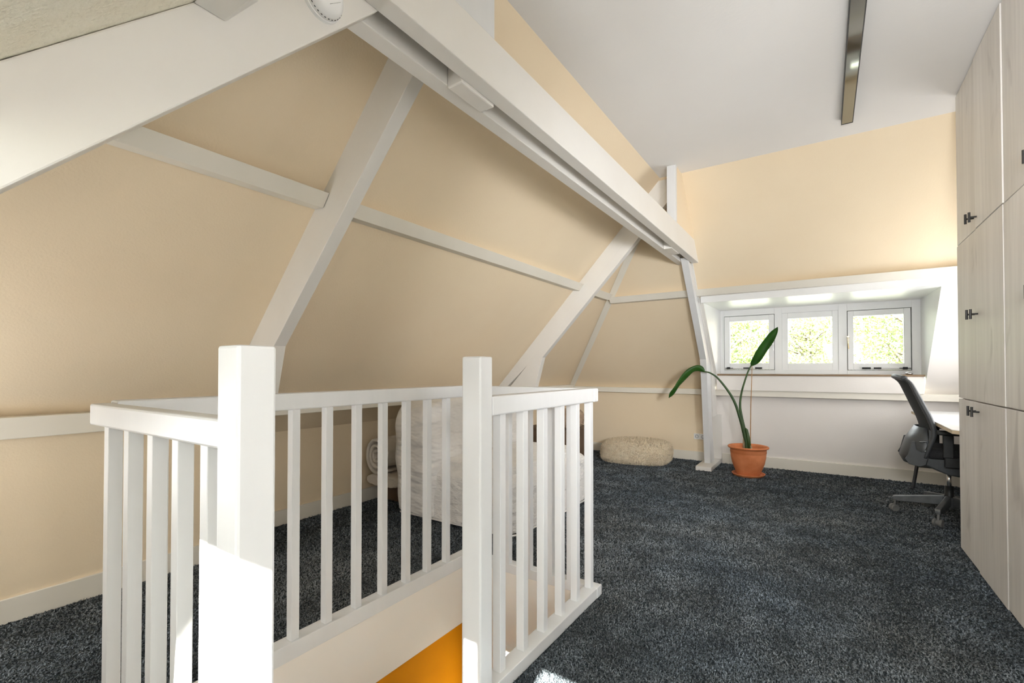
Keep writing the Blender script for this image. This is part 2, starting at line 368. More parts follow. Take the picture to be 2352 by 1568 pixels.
# near wall, slope and dormer (behind the camera, the sun comes through it)
NWY = -0.75
struct('wall_near', quads([(WX, YN, 0), (XR, YN, 0), (XR, YN, ZN), (WX, YN, ZN)]), 'cream')
zn = 1.52
NX0, NX1 = -1.10, 0.64
struct('wall_near_slope', quads(
    [(WX, YN, ZN), (NX0, YN, ZN), (NX0, NY(zn), zn), (hl(zn), NY(zn), zn), (hl(ZN), YN, ZN)],
    [(NX1, YN, ZN), (XR, YN, ZN), (XR, NY(zn), zn), (NX1, NY(zn), zn)],
    [(hl(zn), NY(zn), zn), (XR, NY(zn), zn), (XR, NY(CZ), CZ), (hl(CZ), NY(CZ), CZ)]), 'rough_cream')
struct('wall_near_dormer_lining', quads(
    [(NX0, NWY, 0.9), (NX0, YN, ZN), (NX0, NY(zn), zn), (NX0, NWY, 1.76)],
    [(NX1, NWY, 0.9), (NX1, YN, ZN), (NX1, NY(zn), zn), (NX1, NWY, 1.76)],
    [(NX0, NY(zn), zn), (NX1, NY(zn), zn), (NX1, NWY, 1.76), (NX0, NWY, 1.76)],
    [(NX0, YN, ZN), (NX1, YN, ZN), (NX1, NWY, 0.9), (NX0, NWY, 0.9)]), 'window')
struct('wall_near_dormer_sun_block', pr([(NY(zn) + .02, zn + .012), (NWY, 1.765), (NWY - .12, 1.765), (NWY - .12, 1.86), (NY(zn) + .08, zn + .09)], 0, NX0 - .02, NX1 + .1), 'rough_cream')  # unseen roof block, added to stop sun leaking over the near window
struct('wall_right', quads([(XR, -0.8, 0), (XR, 6.5, 0), (XR, 6.5, CZ), (XR, -0.8, CZ)]), 'pale')
# hidden floor below: shaft walls
LZ = -2.6
struct('wall_stairwell_orange', quads([(OX0 - .02, -0.6, -.352), (OX0 - .02, 2.6, -.352), (OX0 - .02, 2.6, LZ), (OX0 - .02, -0.6, LZ)]), 'orange')
struct('wall_stairwell_far', quads([(OX0 - .02, OY1 + .03, -.33), (0.2, OY1 + .03, -.33), (0.2, OY1 + .03, LZ), (OX0 - .02, OY1 + .03, LZ)]), 'fascia')
struct('wall_stairwell_lower', quads([(0.2, -0.6, -.30), (0.2, 2.6, -.30), (0.2, 2.6, LZ), (0.2, -0.6, LZ)],
                                     [(OX0 - .02, -0.6, -.30), (0.2, -0.6, -.30), (0.2, -0.6, LZ), (OX0 - .02, -0.6, LZ)]), 'fascia')
struct('floor_lower', quads([(OX0 - .02, -0.6, LZ), (0.2, -0.6, LZ), (0.2, 2.6, LZ), (OX0 - .02, 2.6, LZ)]), 'pale')
struct('trim_2', bxs((OX0, 0.1, OY1 + .005, OY1 + .03, -.462, -.432), (OX0, 0.1, OY1 + .012, OY1 + .03, -.475, -.468)), 'fascia')
# fascia boards lining the stair opening
struct('trim_3', bxs((OX0 - .018, OX0 - .004, OY0 - .04, OY1 + .018, -.350, -.02)), 'fascia')
struct('trim_4', bxs((OX0, OX1, OY1 + .003, OY1 + .018, -.33, 0.0)), 'fascia')
struct('trim_5', bxs((OX1 - .0, OX1 + .016, OY0, OY1, -.33, -.002)), 'fascia')
struct('trim_6', bxs((OX0, OX1, OY0 - .018, OY0, -.33, -.002)), 'fascia')

# rails (dado) and baseboards
struct('trim_7', pr([(-3.15, .937), (-3.05, .937), (-3.05, .839), (-3.15, .839)], 1, YN + .01, 1.43), 'trim', bevel=.003)
struct('trim_8', pr([(SX(.93) - .02, .937), (-3.055, .937), (-3.055, .845), (SX(.845) - .02, .845)], 1, 1.50, 6.25), 'trim', bevel=.003)
struct('trim_9', bxs((-3.08, -1.205, 6.20, 6.32, .845, .913)), 'trim', bevel=.003)
struct('trim_10', bxs((-1.125, XR, 6.20, 6.32, .838, .908)), 'trim', bevel=.003)
struct('baseboard_left', bxs((KX, KX + .014, YN + .01, 1.425, 0, .112), (WX, WX + .014, 1.43, 6.29, 0, .112)), 'trim', bevel=.002)
struct('baseboard_far', bxs((WX + .02, -1.15, 6.285, 6.30, 0, .115), (-1.06, XR, 6.275, 6.30, 0, .125)), 'trim', bevel=.002)
struct('trim_11', bxs((-1.215, -1.062, 6.268, 6.30, 0.05, .60)), 'white', bevel=.002)
# hip batten between left and far slope
def along(p, q, wd, th, off=0.0):
    p, q = Vector(p), Vector(q); t = (q - p).normalized()
    nl = Vector((1, 0, -.937)).normalized(); nf = Vector((0, -1, -.9424)).normalized()
    s = nf.cross(t).normalized()
    if s.x < 0: s = -s
    bm = bmesh.new(); vs = []
    for e in (p, q):
        for a, b in ((0, -.01), (wd, -.01), (wd, th), (0, th)): vs.append(bm.verts.new(e + s * (a + off) + nf * b))
    for f in ((0, 1, 2, 3), (7, 6, 5, 4), (0, 4, 5, 1), (1, 5, 6, 2), (2, 6, 7, 3), (3, 7, 4, 0)): bm.faces.new([vs[i] for i in f])
    return bm
struct('trim_12', along((SX(.93), FY(.93), .93), (SX(1.99), FY(1.99), 1.99), .07, .008), 'trim')
struct('trim_13', along((SX(2.0), FY(2.0), 2.0), (SX(2.9), FY(2.9), 2.9), .07, .008), 'trim')

# ------------------------------------------------------------------ roof timbers
def beam(name, bm, label, m='white', bevel=.004, parent=None):
    o = obj(name, bm, m, parent, bevel=bevel)
    if parent is None: tag(o, label, 'beam')
    return o
ZB, ZT = 2.247, 2.442
beam('tie_beam', pr([(NY(ZB) - 0.0, ZB), (FY(ZB) + .0, ZB), (FY(ZT), ZT), (NY(ZT), ZT)], 0, -1.130, -1.063),
     'thick white painted tie beam crossing the room, the upper and nearer of the pair')
beam('tie_beam', pr([(NY(ZB), ZB), (FY(ZB), ZB), (FY(ZT), ZT), (NY(ZT), ZT)], 0, -1.270, -1.203),
     'white painted tie beam behind the thicker one, carrying the sloping braces')
beam('spacer_block', bx(-1.203, -1.130, 1.355, 1.565, ZB - .012, ZT - .03), 'short white wooden block between the tie beams at the smoke alarm end', bevel=.006)
beam('spacer_block', bx(-1.203, -1.130, 4.285, 4.54, ZB - .004, ZT - .03), 'short white wooden block between the tie beams at the window end', bevel=.003)

def leg(y0, y1, top, label):
    r = empty('roof_brace', (-2.88, (y0 + y1) / 2, 0)); tag(r, label, 'beam')
    off = Vector((-2.88, (y0 + y1) / 2, 0))
    seam = lambda z: SX(z) + .165          # joint between the two boards
    inn = [(-1.16, 2.749), (-2.537, 1.285), (-2.62, .985), (-2.86, 0.0)]
    if not top: pass
    inner = [(seam(2.82), 2.82), (-1.135, 2.82), (-1.135, 2.775)] + inn[1:] + [(-3.02, 0.0), (-2.98, .72), (seam(1.02) - .08, .94), (seam(1.2), 1.2)]
    bmx = pr(inner, 1, y0, y1); xf(bmx, Matrix.Translation(-off)); obj('brace_board', bmx, 'white', r, bevel=.003)
    outer = [(SX(2.93) - .01, 2.93), (seam(2.93) + .03, 2.93), (seam(2.0), 2.0), (seam(1.2), 1.2), (seam(1.02) - .1, .96), (SX(.945) - .01, .945)]
    bmx = pr(outer, 1, y0 + .004, y1 - .002); xf(bmx, Matrix.Translation(-off)); obj('rafter_board', bmx, 'white', r, bevel=.002)
    return r
leg(1.432, 1.502, False, 'white sloping timber brace rising behind the tall stair post to the tie beam')
leg(4.400, 4.470, True, 'white sloping timber brace rising beside the armchair to the window end of the tie beam')

# column at the window end: footed post with knee + rafter behind
r = empty('timber_column', (-1.165, 5.95, 0)); tag(r, 'white timber column with a knee bend standing on a flat foot beside the potted plant', 'column')
off = Matrix.Translation((1.165, -5.95, 0))
post = [(4.86, 2.275), (5.722, 1.273), (5.785, .97), (5.935, .048), (6.16, .048), (6.02, .62), (5.985, .95), (6.03, 1.17), (5.20, 2.16)]
obj('post', xf(pr([(a, b) for a, b in post], 0, -1.200, -1.130), off), 'white_v', r, bevel=.003)
raf = [(5.03, 2.25), (5.17, 2.2), (6.235, 1.10), (6.285, .585), (6.06, .585), (6.0, .95), (5.95, 1.22), (5.12, 2.15)]
obj('rafter', xf(pr(raf, 0, -1.192, -1.118), off), 'white', r, bevel=.002)
obj('foot', xf(bx(-1.243, -1.072, 5.672, 6.262, 0.0, .05), off), 'white', r, bevel=.004)
# king posts on the tie beam
o = beam('short_post', bx(-1.140, -1.064, 4.16, 4.205, ZT, CZ - .002), 'short white vertical post on the tie beam at the window end', 'white_v')
obj('infill_panel', pr([(4.205, ZT + .003), (4.205, CZ - .002), (FY(CZ) - .002, CZ - .002), (FY(ZT + .003), ZT + .003)], 0, -1.132, -1.069), 'cream', o)
beam('short_post', pr([(1.48, ZT), (1.48, CZ - .002), (NY(CZ), CZ - .002), (NY(ZT), ZT)], 0, -1.135, -1.066), 'short white vertical post on the tie beam at the top edge near the smoke alarm', 'white_v')
# strut beside the camera
st = [(.955, 2.247), (.17, 1.443), (-.50, .76), (-.56, 0.0), (-.585, 0.0), (YN + .004, ZN), (NY(2.25) + .004, 2.25)]
beam('sloping_strut', pr([(NY(2.3), 2.3), (1.0, 2.3), (.955, 2.247), (.17, 1.443), (-.42, .84), (-.47, 0.0), (YN + .004, 0.0), (YN + .004, ZN)], 0, -1.200, -1.130),
     'wide white sloping strut crossing the upper left corner with a smoke alarm on it')
beam('purlin', pr([(NY(1.943) + .003, 1.943), (.519, 1.942), (.592, 2.038), (NY(2.06) + .003, 2.06)], 0, -1.130, XR), 'white purlin end meeting the strut beside the smoke alarm')
# left slope purlin, three runs between the braces
for y0, y1, lab in ((0.57, 1.432, 'white horizontal purlin on the left slope between the strut and the first brace'),
                    (1.502, 4.40, 'long white horizontal purlin on the left slope between the two braces'),
                    (4.47, FY(2.0) - .085, 'short white horizontal purlin behind the second brace towards the hip corner')):
    beam('purlin', pr([(SX(1.972) + .003, 1.972), (-2.095, 1.966), (-2.045, 2.03), (SX(2.037) + .003, 2.037)], 1, y0, y1), lab, 'trim', .002)
beam('purlin', pr([(FY(1.937) - .003, 1.937), (5.25, 1.937), (5.195, 2.0), (FY(2.007) - .003, 2.007)], 0, -2.10, -1.2), 'short white purlin on the far slope between the hip corner and the column', 'trim', .002)
beam('purlin', pr([(FY(1.937) - .003, 1.937), (5.25, 1.937), (5.195, 2.0), (FY(2.007) - .003, 2.007)], 0, -1.13, XR - .01), 'white purlin running along the top of the dormer window', 'trim', .002)

# ------------------------------------------------------------------ windows
def window(n, y, inward, panes, zs, X0, X1, Z0, Z1, hardware=True):
    root = empty('window_%d' % n, (0, y, 0)); root['kind'] = 'structure'
    def add(name, b, m, parent=root, **k): return obj(name, xf(b, Matrix.Translation((0, -y, 0))), m, parent, **k)
    s = inward      # -1: room is towards -Y
    ya, yb = sorted((y, y - s * .07))
    # frame pieces around panes
    bm = bmesh.new(); xs = [X0]
    for p in panes: xs += [p['o'][0], p['o'][1]]
    xs.append(X1)
    for i in range(0, len(xs), 2): box(bm, xs[i], xs[i + 1], ya, yb, Z0, Z1)
    for p in panes:
        box(bm, p['o'][0], p['o'][1], ya, yb, Z0, p['z'][0]); box(bm, p['o'][0], p['o'][1], ya, yb, p['z'][1], Z1)
    add('window_frame', bm, 'window', bevel=.002)
    for p in panes:
        o0, o1 = p['o']; z0, z1 = p['z']; g0, g1 = p['g']; h0, h1 = p['h']; gap = p.get('gap', .0045)
        d = -.012 if p.get('sash') else .008
        y0, y1 = sorted((y + s * -d, y - s * .05))
        bm = bmesh.new(); a0, a1, c0, c1 = o0 + gap, o1 - p.get('gapr', gap), z0 + gap, z1 - p.get('gapt', gap)
        box(bm, a0, g0, y0, y1, c0, c1); box(bm, g1, a1, y0, y1, c0, c1)
        box(bm, g0, g1, y0, y1, c0, h0); box(bm, g0, g1, y0, y1, h1, c1)
        sash = add('sash', bm, 'window', bevel=.003)
        ym = (y0 + y1) / 2
        add('pane', bx(g0 - .004, g1 + .004, ym - .003, ym + .003, h0 - .004, h1 + .004), 'glass', sash)
        if p.get('sash'):
            yb0 = y - s * .045
            add('weather_seal', bxs((o0 - .002, o1 + .002, *sorted((yb0, yb0 - s * .01)), z0 - .001, z0 + .004),
                                    (o0 - .002, o1 + .002, *sorted((yb0, yb0 - s * .01)), z1 - .006, z1 + .002),
                                    (o0 - .002, o0 + .006, *sorted((yb0, yb0 - s * .01)), z0, z1), (o1 - .008, o1 + .002, *sorted((yb0, yb0 - s * .01)), z0, z1)), 'rubber', sash)
        if p.get('sash') and hardware:
            yi = y + s * .012
            hx = p['hx']; hd = bmesh.new()
            tube(hd, [(hx, yi, 1.50), (hx, yi + s * .03, 1.50)], .008, 10); tube(hd, [(hx, yi + s * .03, 1.515), (hx - .002, yi + s * .03, 1.46), (hx + .004, yi + s * .026, 1.385)], [.009, .0065, .005], 10)
            box(hd, hx - .009, hx + .009, *sorted((yi, yi + s * .006)), 1.475, 1.53)
            add('handle', hd, 'brass' if p['hx'] > 0 else 'steel', sash)
            a, b2 = p['stay']; zz = z0 + .022
            bmr = tb([(a, yi + s * .02, zz), (b2, yi + s * .02, zz)], .007, 8)
            add('stay_rod', bmr, 'plastic', sash)
            st_ = bmesh.new(); e = p['stay_end']
            for (q0, q1, q2) in e: box(st_, q0, q1, *sorted((yi, yi + s * .03)), zz - q2, zz + q2)
            add('stay_clip', st_, 'rubber', sash, bevel=.003)
    return root
far_panes = [dict(o=(-1.055, -.497), z=(1.152, 1.826), g=(-.990, -.558), h=(1.234, 1.758), sash=1, hx=-.515, gapt=.006, stay=(-1.0, -.66),
                  stay_end=[(-1.02, -.985, .013), (-1.04, -.95, .004), (-.835, -.76, .008), (-.705, -.63, .010)]),
             dict(gap=0, o=(-.419, .134), z=(1.148, 1.828), g=(-.359, .076), h=(1.229, 1.760)),
             dict(o=(.214, .770), z=(1.148, 1.813), g=(.271, .703), h=(1.222, 1.747), sash=1, hx=.222, gapr=.010, gapt=.006, stay=(.38, .70),
                  stay_end=[(.344, .42, .010), (.445, .51, .009), (.69, .73, .013), (.66, .76, .004)])]
window(1, WYf, -1, far_panes, None, DX0, DX1, 1.06, 1.93)
struct('trim_15', pr([(FY(.94) - .012, .94), (FY(1.93) - .012, 1.93), (FY(1.93) + .02, 1.93), (FY(.94) + .02, .94)], 0, -1.128, DX0 + .012), 'white', bevel=.002)
near_panes = [dict(gap=0, o=(-1.08, -.56), z=(1.06, 1.72), g=(-1.04, -.60), h=(1.10, 1.68), sash=1),
              dict(gap=0, o=(-.50, .02), z=(1.06, 1.72), g=(-.46, -.02), h=(1.10, 1.68)),
              dict(gap=0, o=(.08, .60), z=(1.06, 1.72), g=(.12, .56), h=(1.10, 1.68), sash=1)]
window(2, NWY, 1, near_panes, None, NX0, NX1, 0.9, 1.76, hardware=False)
sl = obj('window_sill', bx(DX0 - .012, 0.832, 6.195 - .04, WYf, 1.083, 1.103), 'sill', bevel=.003); sl['kind'] = 'structure'; sl.name = 'trim_14'
o = obj('pebble', xf(lathe([(0, 0), (.018, .003), (.026, .012), (.02, .022), (.008, .028), (0, .029)], 14), Matrix.Translation((.715, 6.21, 1.102)) @ Matrix.Scale(1.3, 4, (1, 0, 0))), 'steel', smooth=True)
tag(o, 'small grey stone lying at the right end of the window sill', 'stone')

# ------------------------------------------------------------------ balustrade
B = empty('stair_balustrade', (-1.38, 1.36, 0)); tag(B, 'white wooden balustrade with square balusters and two newel posts around the stair opening', 'balustrade')
boff = Matrix.Translation((1.38, -1.36, 0))
def bp(name, b, m='white_v', bevel=.003, **k): return obj(name, xf(b, boff), m, B, bevel=bevel, **k)
HZ0, HZ1 = .988, 1.056
bp('newel_post', bx(-.975, -.896, .438, .512, -.34, 1.197), bevel=.006)
bp('newel_post', bx(-1.052, -.970, 1.265, 1.335, -.34, 1.197), bevel=.006)
bp('handrail', bx(-1.862, -.975, .478, .528, HZ0 - .004, HZ1 - .008), bevel=.006)
bp('handrail', bx(-1.862, -1.800, .528, 2.262, HZ0, HZ1), bevel=.006)
bp('handrail', bx(-1.800, -.970, 2.205, 2.262, HZ0, HZ1 + .001), bevel=.006)
bp('handrail', bx(-1.028, -.970, 1.335, 2.205, HZ0 + .001, HZ1 + .002), bevel=.006)
bp('bottom_rail', bx(-1.862, -.975, .478, .528, 0, .048))
bp('bottom_rail', bx(-1.862, -1.797, .528, 2.275, -.02, .05))
bp('bottom_rail', bx(-1.797, -.960, 2.217, 2.275, 0, .052))
bp('bottom_rail', bx(-1.030, -.962, 1.335, 2.217, 0, .052))
W = .0175
for k in range(10):
    y = 1.118 + .156 * (k - 3)
    bp('baluster', bx(-1.825 - W, -1.825 + W, y - W, y + W, .049, HZ0 + .003), bevel=.002)
for k in range(6):
    y = 1.422 + .158 * k
    bp('baluster', bx(-1.003 - W, -1.003 + W, y - W, y + W, .051, HZ0 + .003), bevel=.002)
for x in (-1.115, -1.235, -1.372, -1.512, -1.655):
    bp('baluster', bx(x - W, x + W, 2.232 - W, 2.232 + W, .051, HZ0 + .003), bevel=.002)
for x in (-1.137, -1.283, -1.43, -1.59, -1.742):
    bp('baluster', bx(x - W, x + W, .503 - W, .503 + W, .047, HZ0 + .003), bevel=.002)
# staircase going down
T = empty('staircase', (-1.38, .9, -.2)); tag(T, 'white wooden stairs going down inside the balustrade opening', 'stairs')
for k in range(4):
    z = -.21 * (k + 1); x1 = -.975 - .2 * k
    obj('tread', xf(bx(x1 - .235, x1, .53, 1.26, z - .035, z), Matrix.Translation((1.38, -.9, .2))), 'fascia', T, bevel=.004)
    obj('riser', xf(bx(x1 - .22, x1 - .205, .54, 1.25, z - .21, z - .035), Matrix.Translation((1.38, -.9, .2))), 'fascia', T)

# ------------------------------------------------------------------ wardrobes
CX = .722
def wardrobe(y0, ym, y1, label):
    r = empty('wardrobe', ((CX + XR) / 2, (y0 + y1) / 2, 0)); tag(r, label, 'wardrobe')
    off = Matrix.Translation((-(CX + XR) / 2, -(y0 + y1) / 2, 0))
    obj('carcass', xf(bx(CX + .022, XR - .004, y0 + .001, y1 - .001, 0.0, CZ - .004), off), 'plank', r)
    rows = ((.008, .966, .914), (.973, 1.950, 1.469), (1.957, 2.932, 2.022))
    for ri, (z0, z1, hz) in enumerate(rows):
        for (a, b, hy, dx) in ((ym + .0015, y1 - .001, ym + .047, .002 if ri < 2 else .004), (y0 + .001, ym - .0015, ym - .038, -.001)):
            dz = -.004 if a == y0 + .001 else .0
            if ri: dz = 0
            d = obj('door', xf(bx(CX + dx, CX + .021, a, b, z0 + dz, z1), off), 'plank', r, bevel=.0015)
            hb = bmesh.new(); t = hz + (.0 if ri == 0 else (.006 if b == y1 - .001 else -.006)) * (1 if ri == 2 else .4)
            tube(hb, [(CX + dx + .001, hy, t), (CX - .030, hy, t)], .0046, 10)
            tube(hb, [(CX - .032, hy, t - .028), (CX - .032, hy, t + .028)], .0062, 12)
            obj('handle', xf(hb, off), 'black', d, smooth=False)
    return r
wardrobe(3.19, 3.685, 4.142, 'whitewashed wooden wardrobe with six doors and black bar handles, the unit nearest the window')
wardrobe(2.17, 2.72, 3.188, 'whitewashed wooden wardrobe cut by the right edge of the picture')
wardrobe(1.15, 1.66, 2.168, 'whitewashed wooden wardrobe nearest the camera, third along from the window')

# ------------------------------------------------------------------ ceiling light
r = empty('ceiling_light', (.148, 2.7, CZ)); tag(r, 'long narrow dark framed strip light fixed to the ceiling', 'ceiling light')
lo = Matrix.Translation((-.148, -2.7, -CZ))
x0, x1, y0, y1, zb = .112, .182, 1.45, 4.085, CZ - .038
obj('frame', xf(bxs((x0, x0 + .005, y0, y1, zb, CZ), (x1 - .005, x1, y0, y1, zb, CZ), (x0 + .005, x1 - .005, y0, y0 + .005, zb, CZ), (x0 + .005, x1 - .005, y1 - .005, y1, zb, CZ)), lo), 'dark_mark', r)
obj('louvre', xf(bx(x0 + .005, x1 - .005, y0 + .005, y1 - .005, zb + .002, zb + .006), lo), 'louvre', r)

# ------------------------------------------------------------------ smoke alarm
r = empty('smoke_alarm', (-1.13, .762, 2.152)); tag(r, 'round white smoke alarm mounted on the sloping strut', 'smoke alarm')
ry = Matrix.Rotation(R(90), 4, 'Y')
obj('base', xf(lathe([(0, 0), (.056, 0), (.056, .010), (.052, .012)]), ry), 'plastic', r, smooth=False)
obj('housing', xf(lathe([(.0, .045), (.030, .044), (.042, .039), (.050, .028), (.054, .012), (.052, .010)]), ry), 'plastic', r, smooth=True)
obj('sensor', xf(lathe([(0, .0485), (.009, .048), (.011, .045), (.011, .043)], 24), ry @ Matrix.Translation((-.012, .006, 0))), 'black', r, smooth=True)
vb = bmesh.new()
for k in range(30):
    a = 2 * math.pi * k / 30
    b = bmesh.new(); box(b, -.0006, .0009, -.0022, .0022, .0, .0018); xf(b, Matrix.Rotation(a, 4, 'Z') @ Matrix.Translation((.0525, 0, .018)))
    me = bpy.data.meshes.new('t'); b.to_mesh(me); vb.from_mesh(me); bpy.data.meshes.remove(me); b.free()
obj('vent_slots', xf(vb, ry), 'dark_mark', r)
tx = bmesh.new()
for k in range(13):
    L_ = random.choice((.0016, .0022, .0012)); a = -.020 + k * .0032
    box(tx, .0438, .0444, .021, .0222, a, a + L_)
xf(tx, Matrix.Rotation(R(-52), 4, 'X')); obj('printed_line', tx, 'dark_mark', r)

# ------------------------------------------------------------------ sockets
for i, (a, lab) in enumerate(((-1.396, 'left one of two white wall sockets beside the column foot'), (-1.322, 'white wall socket half hidden behind the column foot'))):
    r = empty('wall_socket', (a + .036, 6.30, .306)); tag(r, lab, 'socket', 'wall sockets beside the column')
    obj('plate', bx(-.036, .036, -.010, 0, -.036, .036), 'plastic', r, bevel=.003)
    rx = Matrix.Rotation(R(90), 4, 'X')
    obj('socket_ring', xf(lathe([(.018, .010), (.0195, .0135), (.021, .010)], 32), rx), 'dark_mark', r)
    hb = bmesh.new()
    for sx in (-.0095, .0095): tube(hb, [(sx, -.0102, 0), (sx, -.012, 0)], .0026, 10)
    box(hb, -.002, .002, -.012, -.0102, .013, .018); box(hb, -.002, .002, -.012, -.0102, -.018, -.013)
    obj('socket_hole', hb, 'dark_mark', r)

# ------------------------------------------------------------------ plant
r = empty('potted_plant', (-.70, 5.70, 0)); tag(r, 'terracotta pot with a two-leaved bird of paradise plant below the window', 'potted plant')
obj('saucer', lathe([(0, 0), (.135, 0), (.150, .006), (.163, .024), (.166, .030), (.158, .031), (.15, .018), (.13, .012), (0, .012)], 64), 'terracotta', r, smooth=True)
obj('pot', lathe([(0, .014), (.112, .014), (.118, .03), (.140, .085), (.160, .14), (.172, .20), (.176, .245), (.177, .255), (.180, .258), (.178, .285), (.183, .297), (.197, .303), (.203, .311), (.203, .318), (.196, .324), (.184, .322), (.176, .312), (.170, .29), (.166, .24), (0, .24)], 96), 'terracotta', r, smooth=True)
obj('soil', lathe([(0, .262), (.08, .266), (.15, .258), (.168, .25)], 32), 'soil', r, smooth=True)
pl = bmesh.new()   # lime stain on the pot
def W_(px, z, y=5.70): return (px, y, z)
def loc(p): return Vector(p) - Vector((-.70, 5.70, 0))
# stems
pa = catmull([loc((-.705, 5.68, .26)), loc((-.725, 5.67, .40)), loc((-.77, 5.65, .62)), loc((-.84, 5.63, .84)), loc((-.97, 5.61, 1.04)), loc((-1.06, 5.60, 1.115)), loc((-1.14, 5.60, 1.135))], 8)
pb = catmull([loc((-.700, 5.70, .26)), loc((-.725, 5.69, .45)), loc((-.765, 5.69, .66)), loc((-.775, 5.69, .78)), loc((-.755, 5.70, .93)), loc((-.70, 5.70, 1.12)), loc((-.665, 5.70, 1.20))], 8)
def taper(n, a, b): return [a + (b - a) * i / (n - 1) for i in range(n)]
obj('leaf_stalk', tb(pa, taper(len(pa), .020, .0065), 10), 'stem', r, smooth=True)
obj('leaf_stalk', tb(pb, taper(len(pb), .017, .0065), 10), 'stem', r, smooth=True)
obj('young_shoot', tb([loc((-.685, 5.685, .26)), loc((-.695, 5.68, .40)), loc((-.712, 5.68, .50)), loc((-.722, 5.68, .52))], [.024, .02, .015, .004], 10), 'stem', r, smooth=True)
hk = bmesh.new(); tube(hk, [loc((-.735, 5.668, .27)), loc((-.738, 5.66, .36)), loc((-.742, 5.658, .41))], [.012, .011, .003], 8)
tube(hk, [loc((-.665, 5.675, .26)), loc((-.668, 5.672, .31)), loc((-.672, 5.67, .335))], [.014, .010, .003], 8)
obj('dry_sheath', hk, 'husk', r, smooth=True)
obj('support_cane', tb([loc((-.678, 5.69, .25)), loc((-.672, 5.71, .75)), loc((-.655, 5.73, 1.31))], [.0045, .0045, .003], 8), 'cane', r)
def leaf(name, mid, side, width, fold, tipped=False):
    mid = [Vector(m) for m in mid]; n = len(mid); bm = bmesh.new(); rows = []
    prev = None
    for i, p in enumerate(mid):
        t = (mid[min(i + 1, n - 1)] - mid[max(i - 1, 0)]).normalized()
        s = (side - t * side.dot(t)).normalized(); nn = s.cross(t).normalized()
        u = i / (n - 1); wd = width * ((1 - abs(2 * u - 1) ** 2.6) ** .75 * (1.0 - .25 * u * (1 if tipped else 0)) if 0 < u < 1 else .04) + .002
        row = []
        for j in range(-4, 5):
            q = j / 4; a = fold * abs(q)
            row.append(bm.verts.new(p + s * (wd * q * math.cos(a)) + nn * (wd * abs(q) * math.sin(a) + .004 * math.sin(u * 17 + q * 3))))
        rows.append(row)
    for a, b in zip(rows, rows[1:]):
        for j in range(8): bm.faces.new((a[j], a[j + 1], b[j + 1], b[j]))
    o = obj(name, bm, 'leaf', r, smooth=True)
    sd = o.modifiers.new('solid', 'SOLIDIFY'); sd.thickness = .0012
    return o
lb = catmull([loc((-.665, 5.70, 1.195)), loc((-.62, 5.68, 1.27)), loc((-.55, 5.66, 1.39)), loc((-.47, 5.64, 1.51)), loc((-.405, 5.62, 1.60))], 6)
leaf('leaf', lb, Vector((.80, .35, -.30)), .060, R(38))
la = catmull([loc((-1.12, 5.60, 1.125)), loc((-1.19, 5.59, 1.145)), loc((-1.27, 5.58, 1.105)), loc((-1.37, 5.57, .99)), loc((-1.45, 5.565, .88)), loc((-1.51, 5.56, .825))], 6)
leaf('leaf', la, Vector((.55, -1, .55)), .085, R(-42), True)
lm = bmesh.new()

# ------------------------------------------------------------------ desk
r = empty('desk', (1.05, 5.1, 0)); tag(r, 'white desk top with plywood edge on dark legs behind the office chair', 'desk')
do = Matrix.Translation((-1.05, -5.1, 0))
DT = [(.735, 4.17), (.700, 4.21), (.700, 5.97), (.735, 6.02), (XR - .01, 6.02), (XR - .01, 4.17)]
obj('tabletop', xf(pr(DT, 2, .728, .752), do), 'ply', r, bevel=.001)
obj('laminate', xf(pr(DT, 2, .752, .755), do), 'desk_top', r)
for x, y in ((.72, 5.93), (.86, 5.93)):
    pass
obj('leg', xf(tb([(.80, 5.90, .728), (.706, 5.965, 0)], [.017, .014], 4), do), 'chair_plastic', r)
obj('leg', xf(tb([(1.28, 5.90, .728), (1.36, 5.965, 0)], [.017, .014], 4), do), 'chair_plastic', r)
obj('leg', xf(tb([(.86, 4.33, .728), (.80, 4.25, 0)], [.017, .014], 4), do), 'chair_plastic', r)
obj('leg', xf(tb([(1.28, 4.33, .728), (1.36, 4.25, 0)], [.017, .014], 4), do), 'chair_plastic', r)
obj('crossbar', xf(tb([(.735, 5.945, .225), (1.335, 5.945, .225)], .011, 4), do), 'chair_plastic', r)
r = empty('small_speaker', (1.085, 5.50, .756)); tag(r, 'small black wedge shaped speaker peeking out from behind the wardrobe on the white desk', 'speaker')
obj('speaker_body', pr([(-.075, 0), (.06, 0), (.06, .085), (.015, .085)], 1, -.06, .06), 'black', r, bevel=.006)
obj('speaker_grille', pr([(-.068, .012), (-.0735, .008), (-.0005, .078), (.006, .082)], 1, -.05, .05), 'rubber', r)

# ------------------------------------------------------------------ office chair
CXc, CYc = .80, 4.93
r = empty('office_chair', (CXc, CYc, 0)); tag(r, 'black office chair with a mesh back standing at the white desk', 'office chair')
def cl(x, y, z): return Vector((x - CXc, y - CYc, z))
